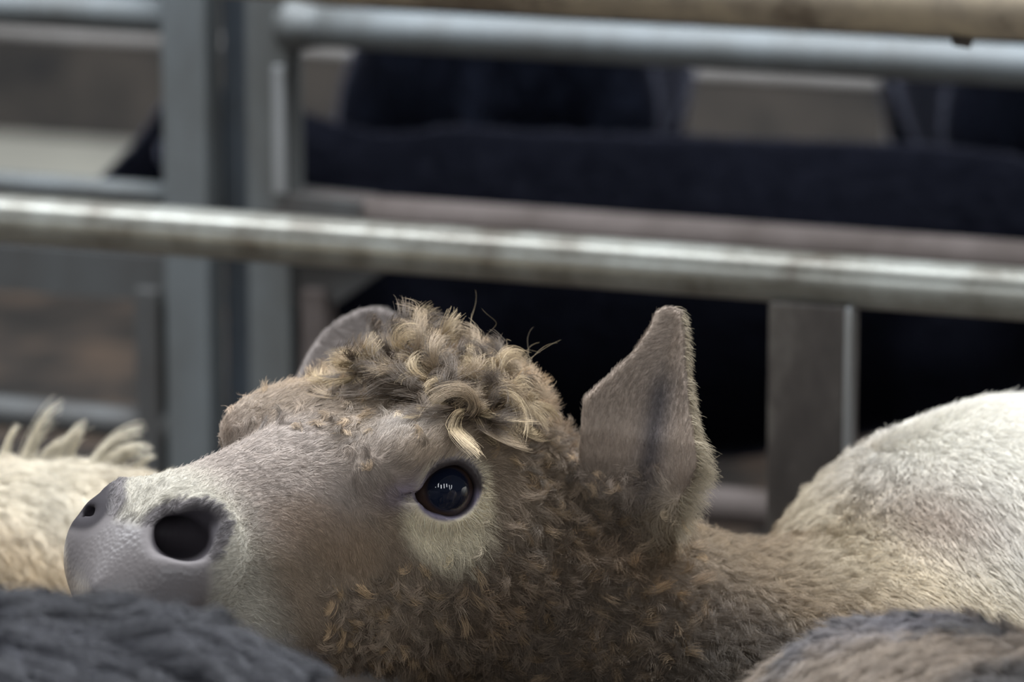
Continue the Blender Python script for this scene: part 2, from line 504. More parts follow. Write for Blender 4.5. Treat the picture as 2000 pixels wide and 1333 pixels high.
def grow(name, parent, V, T, dens, length, flow, col, mat, lift=0.35, curl=0.0, turns=1.0, clump=0.0, per_clump=25, droop=0.4,
         radius=0.00022, npts=6, jitter=0.18, lenvar=0.35, limit=400000, wild=0.04):
    """coat of strands over a skin. dens, length, flow, col, curl, lift: functions of the root points"""
    N = normals(V, T)
    a, b_, c_ = V[T[:, 0]], V[T[:, 1]], V[T[:, 2]]
    ar = 0.5 * np.linalg.norm(np.cross(b_ - a, c_ - a), axis=1)
    w = ar * dens((a + b_ + c_) / 3, (N[T[:, 0]] + N[T[:, 1]] + N[T[:, 2]]) / 3)
    n = int(min(limit, w.sum()))
    if n < 10:
        return None
    cs = np.cumsum(w)
    ti = np.searchsorted(cs, rng.random(n) * cs[-1])
    u, v = rng.random(n), rng.random(n)
    fl = u + v > 1
    u[fl], v[fl] = 1 - u[fl], 1 - v[fl]
    bc = np.stack([1 - u - v, u, v], 1)
    R = (V[T[ti]] * bc[:, :, None]).sum(1)
    NN = (N[T[ti]] * bc[:, :, None]).sum(1)
    NN /= np.linalg.norm(NN, axis=1, keepdims=True) + 1e-9
    Fl = flow(R, NN)
    Fl = Fl - NN * (Fl * NN).sum(1, keepdims=True)
    Fl = Fl / (np.linalg.norm(Fl, axis=1, keepdims=True) + 1e-6)
    S = np.cross(NN, Fl)
    ev = lambda q: np.asarray(q(R)) if callable(q) else np.full(n, q)
    L = ev(length) * (1 - lenvar * rng.random(n))
    li, cu = ev(lift), ev(curl)
    wl = rng.random(n) < wild
    li = np.where(wl, np.minimum(li + 0.35, 0.95), li)
    d = NN * li[:, None] + Fl * (1 - li)[:, None] + rng.normal(size=(n, 3)) * jitter
    d /= np.linalg.norm(d, axis=1, keepdims=True)
    t = np.linspace(0, 1, npts)
    P = R[:, None] + L[:, None, None] * (d[:, None] * t[None, :, None] + (Fl * droop - NN * droop * 0.55)[:, None] * (t ** 2)[None, :, None])
    if callable(clump) or clump > 0 or np.any(cu > 0):
        K = max(4, n // per_clump)
        gi = rng.choice(n, K, replace=False)
        kd = kdtree.KDTree(K)
        for i, g in enumerate(gi):
            kd.insert(R[g], i)
        kd.balance()
        near = np.fromiter((kd.find(p)[1] for p in R), np.int32, n)
        gph = rng.random(K) * 2 * math.pi
        gsg = np.where(rng.random(K) < 0.5, -1.0, 1.0) * (0.7 + 0.6 * rng.random(K))
        G = P[gi]
        k = ev(clump)[:, None] * (t ** 1.2)[None, :] * (0.6 + 0.4 * rng.random(n))[:, None]
        Gp = G[near]
        k = np.where(wl[:, None], k * 0.25, k)
        P = P * (1 - k[..., None]) + Gp * k[..., None]
        ph = gph[near][:, None] + gsg[near][:, None] * (2 * math.pi * turns) * t[None, :] + rng.normal(size=(n, 1)) * 0.25
        amp = (cu * L)[:, None] * np.minimum(1, t * 2.2)[None, :]
        ng, fg, sg = NN[gi][near], Fl[gi][near], S[gi][near]
        P = P + amp[..., None] * (np.cos(ph)[..., None] * sg[:, None] + np.sin(ph)[..., None] * (0.6 * ng + 0.4 * fg)[:, None])
        P = P - (P[:, :1] - R[:, None]) * (1 - t)[None, :, None]
        # keep the strands outside the skin
        h = ((P - R[:, None]) * NN[:, None]).sum(2)
        P = P + (np.maximum(h, 0.0006) - h)[..., None] * NN[:, None]
    rad = np.linspace(1, 0.25, npts)[None, :] * ((radius(R) if callable(radius) else radius) * (0.7 + 0.6 * rng.random(n)))[:, None]
    return make_strands(name, parent, P, rad, col(R) * (1 + 0.12 * rng.normal(size=(n, 1))), NN, mat)

def make_strands(name, parent, P, rad, C, NN, mat):
    n, npts = P.shape[:2]
    cv = bpy.data.hair_curves.new(name)
    cv.add_curves([npts] * n)
    cv.attributes['position'].data.foreach_set('vector', P.astype(np.float32).ravel())
    ra = cv.attributes.get('radius') or cv.attributes.new('radius', 'FLOAT', 'POINT')
    ra.data.foreach_set('value', rad.astype(np.float32).ravel())
    C4 = np.ones((n, 4), np.float32)
    C4[:, :3] = np.clip(C, 0.002, 0.95)
    cv.attributes.new('col', 'FLOAT_COLOR', 'CURVE').data.foreach_set('color', C4.ravel())
    cv.attributes.new('skin_n', 'FLOAT_VECTOR', 'CURVE').data.foreach_set('vector', NN.astype(np.float32).ravel())
    cv.materials.append(mat)
    o = bpy.data.objects.new(name, cv)
    COL.objects.link(o)
    o.parent = parent
    o.matrix_parent_inverse = Matrix.Translation(parent.location).inverted()
    o['kind'] = 'stuff'
    return o

def sample_skin(V, T, dens, limit):
    N = normals(V, T)
    a, b_, c_ = V[T[:, 0]], V[T[:, 1]], V[T[:, 2]]
    ar = 0.5 * np.linalg.norm(np.cross(b_ - a, c_ - a), axis=1)
    w = ar * dens((a + b_ + c_) / 3, (N[T[:, 0]] + N[T[:, 1]] + N[T[:, 2]]) / 3)
    n = int(min(limit, w.sum()))
    cs = np.cumsum(w)
    ti = np.searchsorted(cs, rng.random(n) * cs[-1])
    u, v = rng.random(n), rng.random(n)
    fl = u + v > 1
    u[fl], v[fl] = 1 - u[fl], 1 - v[fl]
    bc = np.stack([1 - u - v, u, v], 1)
    R = (V[T[ti]] * bc[:, :, None]).sum(1)
    NN = (N[T[ti]] * bc[:, :, None]).sum(1)
    return R, NN / (np.linalg.norm(NN, axis=1, keepdims=True) + 1e-9)

def rotv(v, ax, ang):
    c, s_ = np.cos(ang)[..., None], np.sin(ang)[..., None]
    return v * c + np.cross(ax, v) * s_ + ax * (ax * v).sum(-1, keepdims=True) * (1 - c)

def locks(name, parent, R, N, flow, L, turns, count, spread, col, mat, lift=0.4, radius=0.0002, npts=10, taper=0.45, frizz=0.10, curl_in=0.35, lenvar=0.3, wob=0.4, sag=0.0, dirs=None, axes=None, under=0.0):
    """separate curling locks: each is a bundle of strands round one curling guide"""
    K = len(R)
    Fl = flow - N * (flow * N).sum(1, keepdims=True)
    Fl /= np.linalg.norm(Fl, axis=1, keepdims=True) + 1e-6
    d = N * np.reshape(lift, (-1, 1)) + Fl * (1 - np.reshape(lift, (-1, 1))) if dirs is None else dirs
    d = d / np.linalg.norm(d, axis=1, keepdims=True)
    S = np.cross(N, Fl)
    if axes is None:                      # roll over forwards, each lock about its own axis
        axes = S + rng.normal(size=(K, 3)) * wob
    axes = axes / np.linalg.norm(axes, axis=1, keepdims=True)
    h = np.repeat(np.arange(K), count)
    n = len(h)
    t = np.linspace(0, 1, npts)
    tm = (t[1:] + t[:-1]) / 2
    Lh = (L[h] * (1 - lenvar * rng.random(n)))
    tu = turns[h] * (1 + 0.10 * rng.normal(size=n))
    ax = axes[h] + rng.normal(size=(n, 3)) * frizz
    ax /= np.linalg.norm(ax, axis=1, keepdims=True)
    d0 = d[h] + rng.normal(size=(n, 3)) * frizz
    d0 /= np.linalg.norm(d0, axis=1, keepdims=True)
    ang = 2 * math.pi * tu[:, None] * (tm ** 1.15)[None, :]
    tan = rotv(np.repeat(d0[:, None], npts - 1, 1), np.repeat(ax[:, None], npts - 1, 1), ang)
    tan = tan + ax[:, None] * curl_in * np.sign((ax * Fl[h]).sum(1) + 1e-3)[:, None, None]
    seg = tan * (Lh / (npts - 1))[:, None, None]
    path = np.concatenate([np.zeros((n, 1, 3)), np.cumsum(seg, 1)], 1)
    sp_ = np.broadcast_to(spread, (K,))[h]
    o1, o2 = rng.normal(size=n) * sp_, rng.normal(size=n) * sp_
    off = Fl[h] * o1[:, None] + S[h] * o2[:, None]
    P = R[h][:, None] + path + off[:, None] * (1 - (1 - taper) * np.sin(np.minimum(t * 1.1, 1) * math.pi / 2))[None, :, None] - N[h][:, None] * under
    P = P - N[h][:, None] * (Lh * sag)[:, None, None] * (t ** 2)[None, :, None]
    hh = ((P - R[h][:, None]) * N[h][:, None]).sum(2)
    lowest = np.minimum(0.0005 + 0.004 * t[None, :], 0.003)
    P = P + (np.maximum(hh, lowest) - hh)[..., None] * N[h][:, None] * (t > 0)[None, :, None]
    rad = radius * (0.7 + 0.6 * rng.random(n))[:, None] * np.linspace(1, 0.3, npts)[None, :]
    C = col[h] * (1 + 0.16 * rng.normal(size=(n, 1)))
    return make_strands(name, parent, P, rad, C, N[h], mat)

def tri(Q):
    return np.concatenate([Q[:, [0, 1, 2]], Q[:, [0, 2, 3]]])

def in_view(C, N, mx=260, back=-0.45):
    """1 near the photograph's field of view (with a margin), for the sides a viewer nearby could see"""
    x, y, d = proj(C)
    m = (x > -mx) & (x < 2000 + mx) & (y > -mx) & (y < 1333 + mx)
    vd = np.array([0, 0, CZ]) - C
    vd /= np.linalg.norm(vd, axis=1, keepdims=True)
    return m & ((N * vd).sum(1) > back)

FUR = True
# ------------------------------------------------------------------ the brown-faced animal in focus
HYAW, HPITCH, HROLL, HS = math.radians(47), math.radians(0.8), math.radians(0.0), 1.07
F0 = np.array([-math.cos(HYAW), -math.sin(HYAW), 0.0])
L0 = np.array([math.sin(HYAW), -math.cos(HYAW), 0.0])
U0 = np.array([0, 0, 1.0])
F1 = F0 * math.cos(HPITCH) + U0 * math.sin(HPITCH)
U1 = U0 * math.cos(HPITCH) - F0 * math.sin(HPITCH)
L1 = L0 * math.cos(HROLL) + U1 * math.sin(HROLL)
U1 = U1 * math.cos(HROLL) - L0 * math.sin(HROLL)
HR = np.stack([F1, L1, U1])                        # rows: local axes in the world
EYE = np.array([0.0, 0.088, 0.0])                  # near eyeball, head coordinates
EDIR = unit([0.50, 0.85, 0.12])
EA = unit(np.cross([0, 0, 1.0], EDIR))             # along the lid slit, towards the nose... or the ear
EB = np.cross(EDIR, EA)
HO = at(878, 958, 3.985) - (EYE + EDIR * 0.026) @ HR * HS

def to_head(P):
    return (P - HO) @ HR.T / HS

def from_head(p):
    return HO + (np.asarray(p, float) @ HR) * HS

HEAD_ST = stations([
    (-0.215, -0.065, 0.060, 0.062), (-0.18, -0.046, 0.090, 0.091), (-0.13, -0.040, 0.105, 0.107), (-0.07, -0.045, 0.106, 0.120),
    (-0.01, -0.045, 0.098, 0.112), (0.05, -0.040, 0.080, 0.098), (0.11, -0.040, 0.064, 0.082), (0.17, -0.040, 0.055, 0.070),
    (0.20, -0.036, 0.057, 0.064), (0.232, -0.034, 0.066, 0.064), (0.258, -0.036, 0.069, 0.064), (0.280, -0.040, 0.060, 0.058),
    (0.296, -0.044, 0.042, 0.044), (0.305, -0.046, 0.020, 0.024), (0.3115, -0.0465, 0.001, 0.001)])
EAR_N = dict(base=at(1245, 1010, 4.08), tip=at(1306, 600, 4.10), s=[0, .27, .516, .64, .76, .885, .97, 1.0],
             l=[-90, -130, -138, -97, -57, -33, -26, -10], r=[62, 100, 70, 58, 46, 36, 28, 18], px=8800 / 4.09, cup=1.2, cup_l=0.10, cup_b=0.7, t0=-0.002, tilt=0.006, sink=0.12)
EAR_F = dict(base=at(728, 800, 4.46), tip=at(728, 602, 4.50), s=[0, .25, .5, .7, .85, .95, 1.0],
             l=[-160, -148, -126, -100, -66, -34, -12], r=[100, 100, 92, 80, 60, 34, 12], px=8800 / 4.48, cup=0.3, t0=0.0)

def ear(P, e):
    ax = e['tip'] - e['base']
    H = np.linalg.norm(ax)
    ax = ax / H
    view = unit(np.array([0, 0, CZ]) - e['base'])
    tx = unit(np.cross(ax, view) * -1)
    if tx[0] < 0:
        tx = -tx
    nv = np.cross(tx, ax)
    if nv @ view < 0:
        nv = -nv
    Q = P - e['base']
    s, t, d = Q @ ax, Q @ tx, Q @ nv
    sn = s / H
    lo, hi = np.interp(sn, e['s'], e['l']) / e['px'], np.interp(sn, e['s'], e['r']) / e['px']
    tt = t - e['t0'] - e.get('tilt', 0) * sn
    d0 = np.where(tt > 0, e['cup'], e.get('cup_l', e['cup']) - e.get('cup_b', 0) * np.clip(0.75 - sn, 0, 1)) * (np.sqrt(tt ** 2 + 0.0035 ** 2) - 0.0035) - 0.010 + 0.012 * np.clip(sn, 0, 1) - e.get('sink', 0) * np.clip(0.35 - sn, 0, 1)
    th = np.interp(sn, [0, 0.5, 1.0], [0.010, 0.0055, 0.0035])
    sheet = (np.abs(d - d0) - th) / np.sqrt(1 + e['cup'] ** 2)
    edge = np.maximum(lo - t, t - hi) * 0.8
    ends = np.maximum(-s - 0.02, s - H)
    return smax(smax(sheet, edge, 0.004), ends, 0.004)

WITH = at(1990, 1272, 4.42)
FD3, FN3 = np.array([FD[0], FD[1], 0]), np.array([FN[0], FN[1], 0])
NECK0 = from_head((-0.12, 0, -0.075))
NECK1 = at(1395, 1470, 4.24)
SHO = at(1880, 1440, 4.34)
TOR0, TOR1 = at(1990, 1330, 4.42), at(1990, 1330, 4.42) + FD3 * 0.95
LEGS = []
for c, w in ((TOR0 + FD3 * 0.02, 0.13), (TOR1 - FD3 * 0.05, 0.14)):
    for s in (-1, 1):
        LEGS.append(c + FN3 * s * w)

def nostril(q):
    d = smin(ell(q, (0.258, 0.050, -0.007), (0.020, 0.024, 0.0190)), ell(q, (0.245, 0.060, 0.008), (0.011, 0.017, 0.009)), 0.010)
    return smin(d, ell(q, (0.248, 0.034, -0.008), (0.017, 0.028, 0.015)), 0.006)

def main_sdf(P):
    p = to_head(P).astype(np.float32)
    ay = np.abs(p[:, 1])
    q = np.stack([p[:, 0], ay, p[:, 2]], 1)
    ph = p.copy()
    ph[:, 0] = p[:, 0] + 0.32 * np.clip(p[:, 2] + 0.055, -0.07, 0.07) * sstep(0.16, 0.26, p[:, 0])      # the nose slants, lips in front
    q = np.stack([ph[:, 0], ay, ph[:, 2]], 1).astype(np.float32)
    d = loft(ph, HEAD_ST)
    d = smin(d, cone(q, (-0.02, 0.0, 0.020), (0.24, 0.0, -0.012), 0.046, 0.034), 0.02)          # nasal bridge
    d = smin(d, ell(q, (-0.072, 0.0, 0.026), (0.078, 0.088, 0.055)), 0.03)                       # forehead and poll
    d = smin(d, ell(q, (0.014, 0.082, 0.026), (0.070, 0.036, 0.036)), 0.04)                     # brow
    d = smin(d, ell(q, (-0.065, 0.078, -0.075), (0.085, 0.040, 0.080)), 0.03)                   # cheek
    d = smin(d, cone(q, (-0.11, 0.045, -0.125), (0.24, 0.012, -0.092), 0.048, 0.030), 0.03)      # lower jaw
    d = smin(d, ell(q, (0.252, 0.050, -0.024), (0.044, 0.030, 0.042)), 0.025)                     # nostril wings
    d = smin(d, ell(q, (0.246, 0.0, -0.085), (0.040, 0.055, 0.026)), 0.015)                      # upper lip
    q = np.stack([p[:, 0], ay, p[:, 2]], 1)
    # lids, slit and socket
    e = q - EYE.astype(np.float32)
    r = np.sqrt((e ** 2).sum(1))
    d = smin(d, r - 0.0335, 0.014)
    a, b, w = e @ EA, e @ EB, e @ EDIR
    ca, sa = math.cos(-0.32), math.sin(-0.32)
    a2, b2 = a * ca + b * sa, -a * sa + b * ca
    slit = (np.sqrt((a2 / 0.0268) ** 2 + ((b2 + 0.12 * np.abs(a2)) / 0.0215) ** 2) - 1) * 0.021
    can = (np.sqrt(((a + 0.030) / 0.016) ** 2 + ((b + 0.003) / 0.0045) ** 2) - 1) * 0.004          # corner towards the nose
    slit = np.maximum(slit, -w)
    d = smax(d, -slit, 0.005)
    d = smax(d, -np.maximum(can, 0.020 - w), 0.004)
    # nostrils
    d = smax(d, -(nostril(q) + np.where(p[:, 1] < 0, 0.011, 0.0)), 0.014)
    # mouth
    d = smax(d, -ell(q, (0.235, 0.0, -0.112), (0.062, 0.075, 0.0035)), 0.004)
    d = d * HS
    d = smin(d, ear(P, EAR_N), 0.012)
    d = smin(d, ear(P, EAR_F), 0.012)
    nk = cone(P, NECK0, NECK1, 0.105, 0.168)
    nk = smin(nk, cone(P, NECK1, SHO, 0.168, 0.215), 0.06)
    t = smin(ell(P, WITH, (0.255, 0.235, 0.222)), cone(P, TOR0, TOR1, 0.235, 0.24, ((0, 0, 1), 1.12)), 0.05)
    t = smin(t, nk, 0.035)
    d = smin(d, t, 0.03)
    for lg in LEGS:
        d = smin(d, cone(P, (lg[0], lg[1], 0.75), (lg[0], lg[1], 0.40), 0.10, 0.055), 0.05)
        d = smin(d, cone(P, (lg[0], lg[1], 0.40), (lg[0], lg[1], 0.10), 0.055, 0.036), 0.02)
        d = smin(d, cone(P, (lg[0], lg[1], 0.08), (lg[0], lg[1], 0.04), 0.045, 0.05), 0.02)
    return np.maximum(d, -P[:, 2] + 0.002).astype(np.float32)

def eye_dist(p):
    q = np.stack([p[:, 0], np.abs(p[:, 1]), p[:, 2]], 1) - (EYE + EDIR * 0.026)
    a, b = q @ EA, q @ EB
    return np.sqrt((q ** 2).sum(1)), a, b

TAUPE, CREAM = (0.275, 0.212, 0.153), (0.66, 0.60, 0.49)

def main_col(P):
    p = to_head(P)
    f, l_, u = p.T
    n1, n2 = noise(P, 26, 1), noise(P, 70, 2)
    c = np.tile(np.array(TAUPE), (len(P), 1))
    c = lerpc(c, (0.36, 0.265, 0.17), sstep(0.0, 0.07, u) * sstep(0.05, -0.06, f))            # warmer crown
    c = lerpc(c, (0.34, 0.285, 0.245), sstep(0.05, 0.10, f) * sstep(-0.05, 0.0, u))            # grey bridge
    c = lerpc(c, (0.125, 0.093, 0.066), sstep(0.06, -0.03, f) * sstep(0.0, -0.09, u) * 0.85)   # dark cheek
    c = lerpc(c, (0.120, 0.088, 0.060), sstep(-0.06, -0.12, f) * sstep(0.05, 0.0, u) * 0.8)
    c = c * (1 + 0.16 * n1 + 0.10 * n2)[:, None]
    c = lerpc(c, (0.30, 0.20, 0.12), sstep(0.35, 0.9, n1) * 0.45)
    c = lerpc(c, (0.46, 0.43, 0.36), sstep(0.160, 0.220, f - 0.35 * u) * sstep(0.34, 0.2, f * 0 + 0.1))       # pale muzzle
    c = lerpc(c, (0.17, 0.14, 0.12), sstep(0.16, 0.24, f) * sstep(-0.06, -0.10, u) * 0.7)
    r, a, b = eye_dist(p)
    rr = np.sqrt((a / 1.12) ** 2 + ((b + 0.008) / np.where(b < -0.008, 1.40, 0.88)) ** 2 + 0.4 * np.maximum(0, r ** 2 - a ** 2 - b ** 2))
    c = lerpc(c, (0.92, 0.82, 0.60), sstep(0.047, 0.031, rr) * 0.95)
    rim = sstep(0.0310, 0.0275, np.sqrt((a / 1.06) ** 2 + ((b - 0.001) / 0.93) ** 2))
    c = lerpc(c, (0.20, 0.175, 0.235), rim)
    c = lerpc(c, (0.035, 0.028, 0.03), rim * sstep(-0.002, 0.008, b + 0.25 * a))
    c = lerpc(c, (0.30, 0.255, 0.31), np.exp(-(((a + 0.042) / 0.019) ** 2 + ((b - 0.001) / 0.012) ** 2)))
    brow = np.exp(-(((u - 0.066 + 0.25 * (f - 0.02)) / 0.009) ** 2 + ((f - 0.005) / 0.050) ** 2 + ((l_ - 0.075) / 0.03) ** 2))
    c = lerpc(c, (0.52, 0.49, 0.46), brow * 0.75)
    pad = pad_mask(p)
    c = lerpc(c, (0.165, 0.150, 0.148), pad)
    nq = np.stack([f, np.abs(l_), u], 1)
    c = lerpc(c, (0.15, 0.135, 0.135), sstep(0.013, 0.008, nostril(nq)))
    c = lerpc(c, (0.018, 0.014, 0.018), sstep(0.006, 0.0005, nostril(nq)))
    # the neck turns from brown to cream towards the topline and the shoulder
    z0 = at(1435, 1060, 4.2)
    q = (P[:, 0] - z0[0]) * 0.55 + (P[:, 2] - z0[2]) + 0.022 * noise(P, 22, 5)
    body = sstep(0.10, 0.18, P[:, 0])
    c = lerpc(c, (0.105, 0.080, 0.056), body * sstep(0.0, -0.12, q))
    c = lerpc(c, (0.36, 0.265, 0.165), body * sstep(-0.06, 0.005, q))
    c = lerpc(c, (0.68, 0.585, 0.43), body * sstep(-0.01, 0.06, q))
    c = lerpc(c, (0.80, 0.77, 0.69), body * sstep(0.045, 0.13, q))
    sp_ = at(1830, 1010, 4.25)
    c = lerpc(c, (0.36, 0.27, 0.21), body * np.exp(-(((P[:, 0] - sp_[0]) / 0.07) ** 2 + ((P[:, 2] - sp_[2]) / 0.028) ** 2)) * 0.75)  # shading of the crease before the withers, painted as a darker tan spot
    # ears
    en = sstep(0.02, 0.0, ear(P, EAR_N)) * sstep(0.0, 0.03, P[:, 2] - EAR_N['base'][2])
    c = lerpc(c, (0.42, 0.34, 0.275), en)
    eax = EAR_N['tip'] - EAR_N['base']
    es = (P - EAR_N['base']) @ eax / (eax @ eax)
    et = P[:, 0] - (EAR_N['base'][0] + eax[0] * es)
    c = lerpc(c, (0.085, 0.080, 0.092), en * np.exp(-((et - 0.004) / 0.013) ** 2) * sstep(0.80, 0.55, es) * 0.8)          # crease shade painted over the bare skin of the ear cup
    ef = sstep(0.02, 0.0, ear(P, EAR_F))
    c = lerpc(c, (0.22, 0.19, 0.175), ef)
    return np.clip(c, 0.01, 0.9)

def pad_mask(p):
    f, l_, u = p.T
    al = np.abs(l_)
    front = sstep(0.236, 0.256, f - 0.25 * np.maximum(0, u + 0.01) + 0.12 * np.minimum(0, u + 0.07) - 0.15 * np.maximum(0, al - 0.035))
    return front * sstep(0.010, -0.004, u) * sstep(-0.115, -0.100, u)

def main_wet(V):
    p = to_head(V)
    r, a, b = eye_dist(p)
    return np.maximum(pad_mask(p) * sstep(0.004, 0.014, nostril(np.stack([p[:, 0], np.abs(p[:, 1]), p[:, 2]], 1))), 0.8 * sstep(0.034, 0.029, np.sqrt(a ** 2 + b ** 2)) * (r < 0.05))

gx = axis_grid(-0.48, 1.95, -0.46, 0.20, 0.0030, 0.028)
gy = axis_grid(3.55, 4.95, 3.62, 4.56, 0.0032, 0.028)
gz = axis_grid(-0.03, 1.45, 0.90, 1.40, 0.0030, 0.028)
MV, MQ = polygonise(main_sdf, gx, gy, gz)
hero = empty('cow', (float(TOR0[0]), float(TOR0[1]), 0), 'brown-faced curly-headed young cow with cream shoulders, raised head in sharp focus', 'cow')
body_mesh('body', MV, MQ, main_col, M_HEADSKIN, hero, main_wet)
MT = tri(MQ)

def eyeball(side):
    n, V, Fc = 24, [], []
    c = from_head(EYE * np.array([1, side, 1]))
    ez = unit((EDIR * np.array([1, side, 1])) @ HR)
    ex = unit(np.cross(ez, (0, 0, 1.0)))
    ey = np.cross(ez, ex)
    R = 0.0272 * HS
    for i in range(n + 1):
        th = math.pi * i / n
        for j in range(32):
            ph = 2 * math.pi * j / 32
            rr = R * (1 + 0.05 * math.exp(-(th / 0.55) ** 2))
            V.append((rr * math.sin(th) * math.cos(ph), rr * math.sin(th) * math.sin(ph), rr * math.cos(th)))
    for i in range(n):
        for j in range(32):
            Fc.append((i * 32 + j, (i + 1) * 32 + j, (i + 1) * 32 + (j + 1) % 32, i * 32 + (j + 1) % 32))
    o = link('eye', mesh('eye', V, Fc), M_EYE, hero)
    m = Matrix(((ex[0], ey[0], ez[0], c[0]), (ex[1], ey[1], ez[1], c[1]), (ex[2], ey[2], ez[2], c[2]), (0, 0, 0, 1)))
    o.matrix_parent_inverse = Matrix.Translation(hero.location).inverted()
    o.matrix_basis = m
    return o
eyeball(1)
eyeball(-1)
if FUR:
    def bare(p):
        nq = np.stack([p[:, 0], np.abs(p[:, 1]), p[:, 2]], 1)
        hole = nostril(nq)
        r, a, b = eye_dist(p)
        eyeskin = sstep(0.0275, 0.031, np.sqrt((a / 1.05) ** 2 + (b / 0.95) ** 2)) + (r > 0.06)
        eyeskin = eyeskin * (1 - 0.85 * np.exp(-(((a + 0.042) / 0.016) ** 2 + ((b - 0.001) / 0.010) ** 2)) * (r < 0.06))
        return np.clip(eyeskin, 0, 1) * (1 - np.clip(pad_mask(p) * 1.2, 0, 1)) * sstep(0.001, 0.004, hole)

    def head_flow(R, N):
        p = to_head(R)
        f, l_, u = p.T
        loc = np.zeros_like(p)
        loc[:, 0] = -0.9
        dn = sstep(0.05, -0.05, u) * sstep(0.25, 0.1, f)
        loc[:, 2] = -1.5 * dn
        loc[:, 2] += 0.35 * sstep(0.12, 0.2, f) * sstep(-0.06, 0.0, u)
        r, a, b = eye_dist(p)
        w = np.exp(-(r / 0.05) ** 2)
        rad = a[:, None] * EA + b[:, None] * EB
        rad /= np.linalg.norm(rad, axis=1, keepdims=True) + 1e-6
        loc = loc * (1 - w)[:, None] + rad * 1.5 * w[:, None]
        fl = loc @ HR
        body = sstep(0.12, 0.22, R[:, 0])
        fl = fl * (1 - body)[:, None] + np.array([0.45, -0.2, -0.75]) * body[:, None]
        en = (sstep(0.02, 0.0, ear(R, EAR_N)) * sstep(0.0, 0.03, R[:, 2] - EAR_N['base'][2]))[:, None]
        fl = fl * (1 - en) + np.array([0.25, -0.1, 0.9]) * en
        fl = fl + (0.45 - 0.33 * body)[:, None] * np.stack([noise(R, 35, 11), noise(R, 35, 12), noise(R, 35, 13)], 1)
        return fl

    def zones(R):
        p = to_head(R)
        f, l_, u = p.T
        crown = sstep(0.010, -0.045, f + 0.25 * np.maximum(0, 0.03 - u)) * sstep(0.02, 0.065, u)
        cheek = sstep(0.06, -0.01, f) * sstep(0.01, -0.05, u)
        er = np.maximum(sstep(0.012, 0.002, ear(R, EAR_N)) * sstep(0.02, 0.05, R[:, 2] - EAR_N['base'][2]), sstep(0.012, 0.002, ear(R, EAR_F)))
        body = sstep(0.13, 0.26, R[:, 0])
        eyew = np.exp(-(eye_dist(p)[0] / 0.045) ** 2)
        return p, crown, cheek, er, body, eyew

    def coat_len(R):
        p, crown, cheek, er, body, eyew = zones(R)
        L = np.full(len(R), 0.0075)
        L = L + 0.010 * cheek + 0.016 * crown + 0.008 * sstep(0.1, 0.0, p[:, 0])
        L = L * (1 - 0.55 * eyew)
        L = L * (1 - body) + 0.026 * body
        L = L * (1 - er) + 0.0055 * er
        return L

    def coat_curl(R):
        p, crown, cheek, er, body, eyew = zones(R)
        return (0.05 + 0.17 * cheek + 0.16 * crown) * (1 - er) * (1 - 0.5 * body) * (1 - eyew)

    def coat_lift(R):
        p, crown, cheek, er, body, eyew = zones(R)
        return 0.22 + 0.22 * cheek + 0.20 * crown + 0.30 * body * (1 - er)

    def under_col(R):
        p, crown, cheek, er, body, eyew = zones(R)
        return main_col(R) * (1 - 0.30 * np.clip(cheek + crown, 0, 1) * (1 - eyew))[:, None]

    def coat_dens(C, N):
        p = to_head(C)
        body = sstep(0.2, 0.4, C[:, 0])
        return 620000 * (1 - body) * in_view(C, N) * bare(p) * (p[:, 0] < 0.36)

    grow('fur', hero, MV, MT, coat_dens, coat_len, head_flow, under_col, M_FUR, lift=coat_lift, curl=coat_curl, turns=0.9, clump=lambda R: 0.7 - 0.55 * np.maximum(zones(R)[3], np.clip(1.5 * zones(R)[5], 0, 1)), per_clump=34,
         radius=lambda R: 0.00019 + 0.00016 * sstep(0.2, 0.5, R[:, 0]), npts=6, limit=330000)

    grow('body_fur', hero, MV, MT, lambda C, N: 330000 * sstep(0.2, 0.4, C[:, 0]) * in_view(C, N), lambda R: 0.022 + 0.004 * noise(R, 30, 15), head_flow, main_col, M_FUR, lift=0.5, clump=0.30, per_clump=20,
         radius=0.0003, npts=5, limit=120000)

    # small curls on the crown, cheek, jaw and neck
    def curl_dens(C, N):
        p, crown, cheek, er, body, eyew = zones(C)
        f, l_, u = p.T
        q = (C[:, 0] - at(1390, 1078, 4.2)[0]) * 0.55 + (C[:, 2] - at(1390, 1078, 4.2)[2])
        m = (0.75 * cheek + 1.0 * crown + 0.5 * sstep(-0.05, -0.1, f) * (u > -0.02)) * (1 - sstep(0.09, 0.17, C[:, 0])) 
        m = m + 0.14 * sstep(0.15, 0.06, f) * sstep(0.0, 0.04, u) + 0.5 * sstep(0.13, 0.08, f) * sstep(-0.05, -0.09, u)
        m = m * (1 - sstep(0.10, 0.20, C[:, 0])) + 0.08 * body * sstep(-0.03, -0.1, q)
        return 26000.0 * m * in_view(C, N) * bare(p) * (1 - er) * (1 - np.clip(2.2 * np.exp(-(eye_dist(p)[0] / 0.055) ** 2), 0, 1))
    CR, CN = sample_skin(MV, MT, curl_dens, 6500)
    p, crown, cheek, er, body, eyew = zones(CR)
    fl = head_flow(CR, CN)
    cl = main_col(CR) * (0.60 + 0.95 * rng.random((len(CR), 1))) * np.where(rng.random((len(CR), 1)) < 0.2, np.array([[1.3, 1.2, 1.0]]), 1)
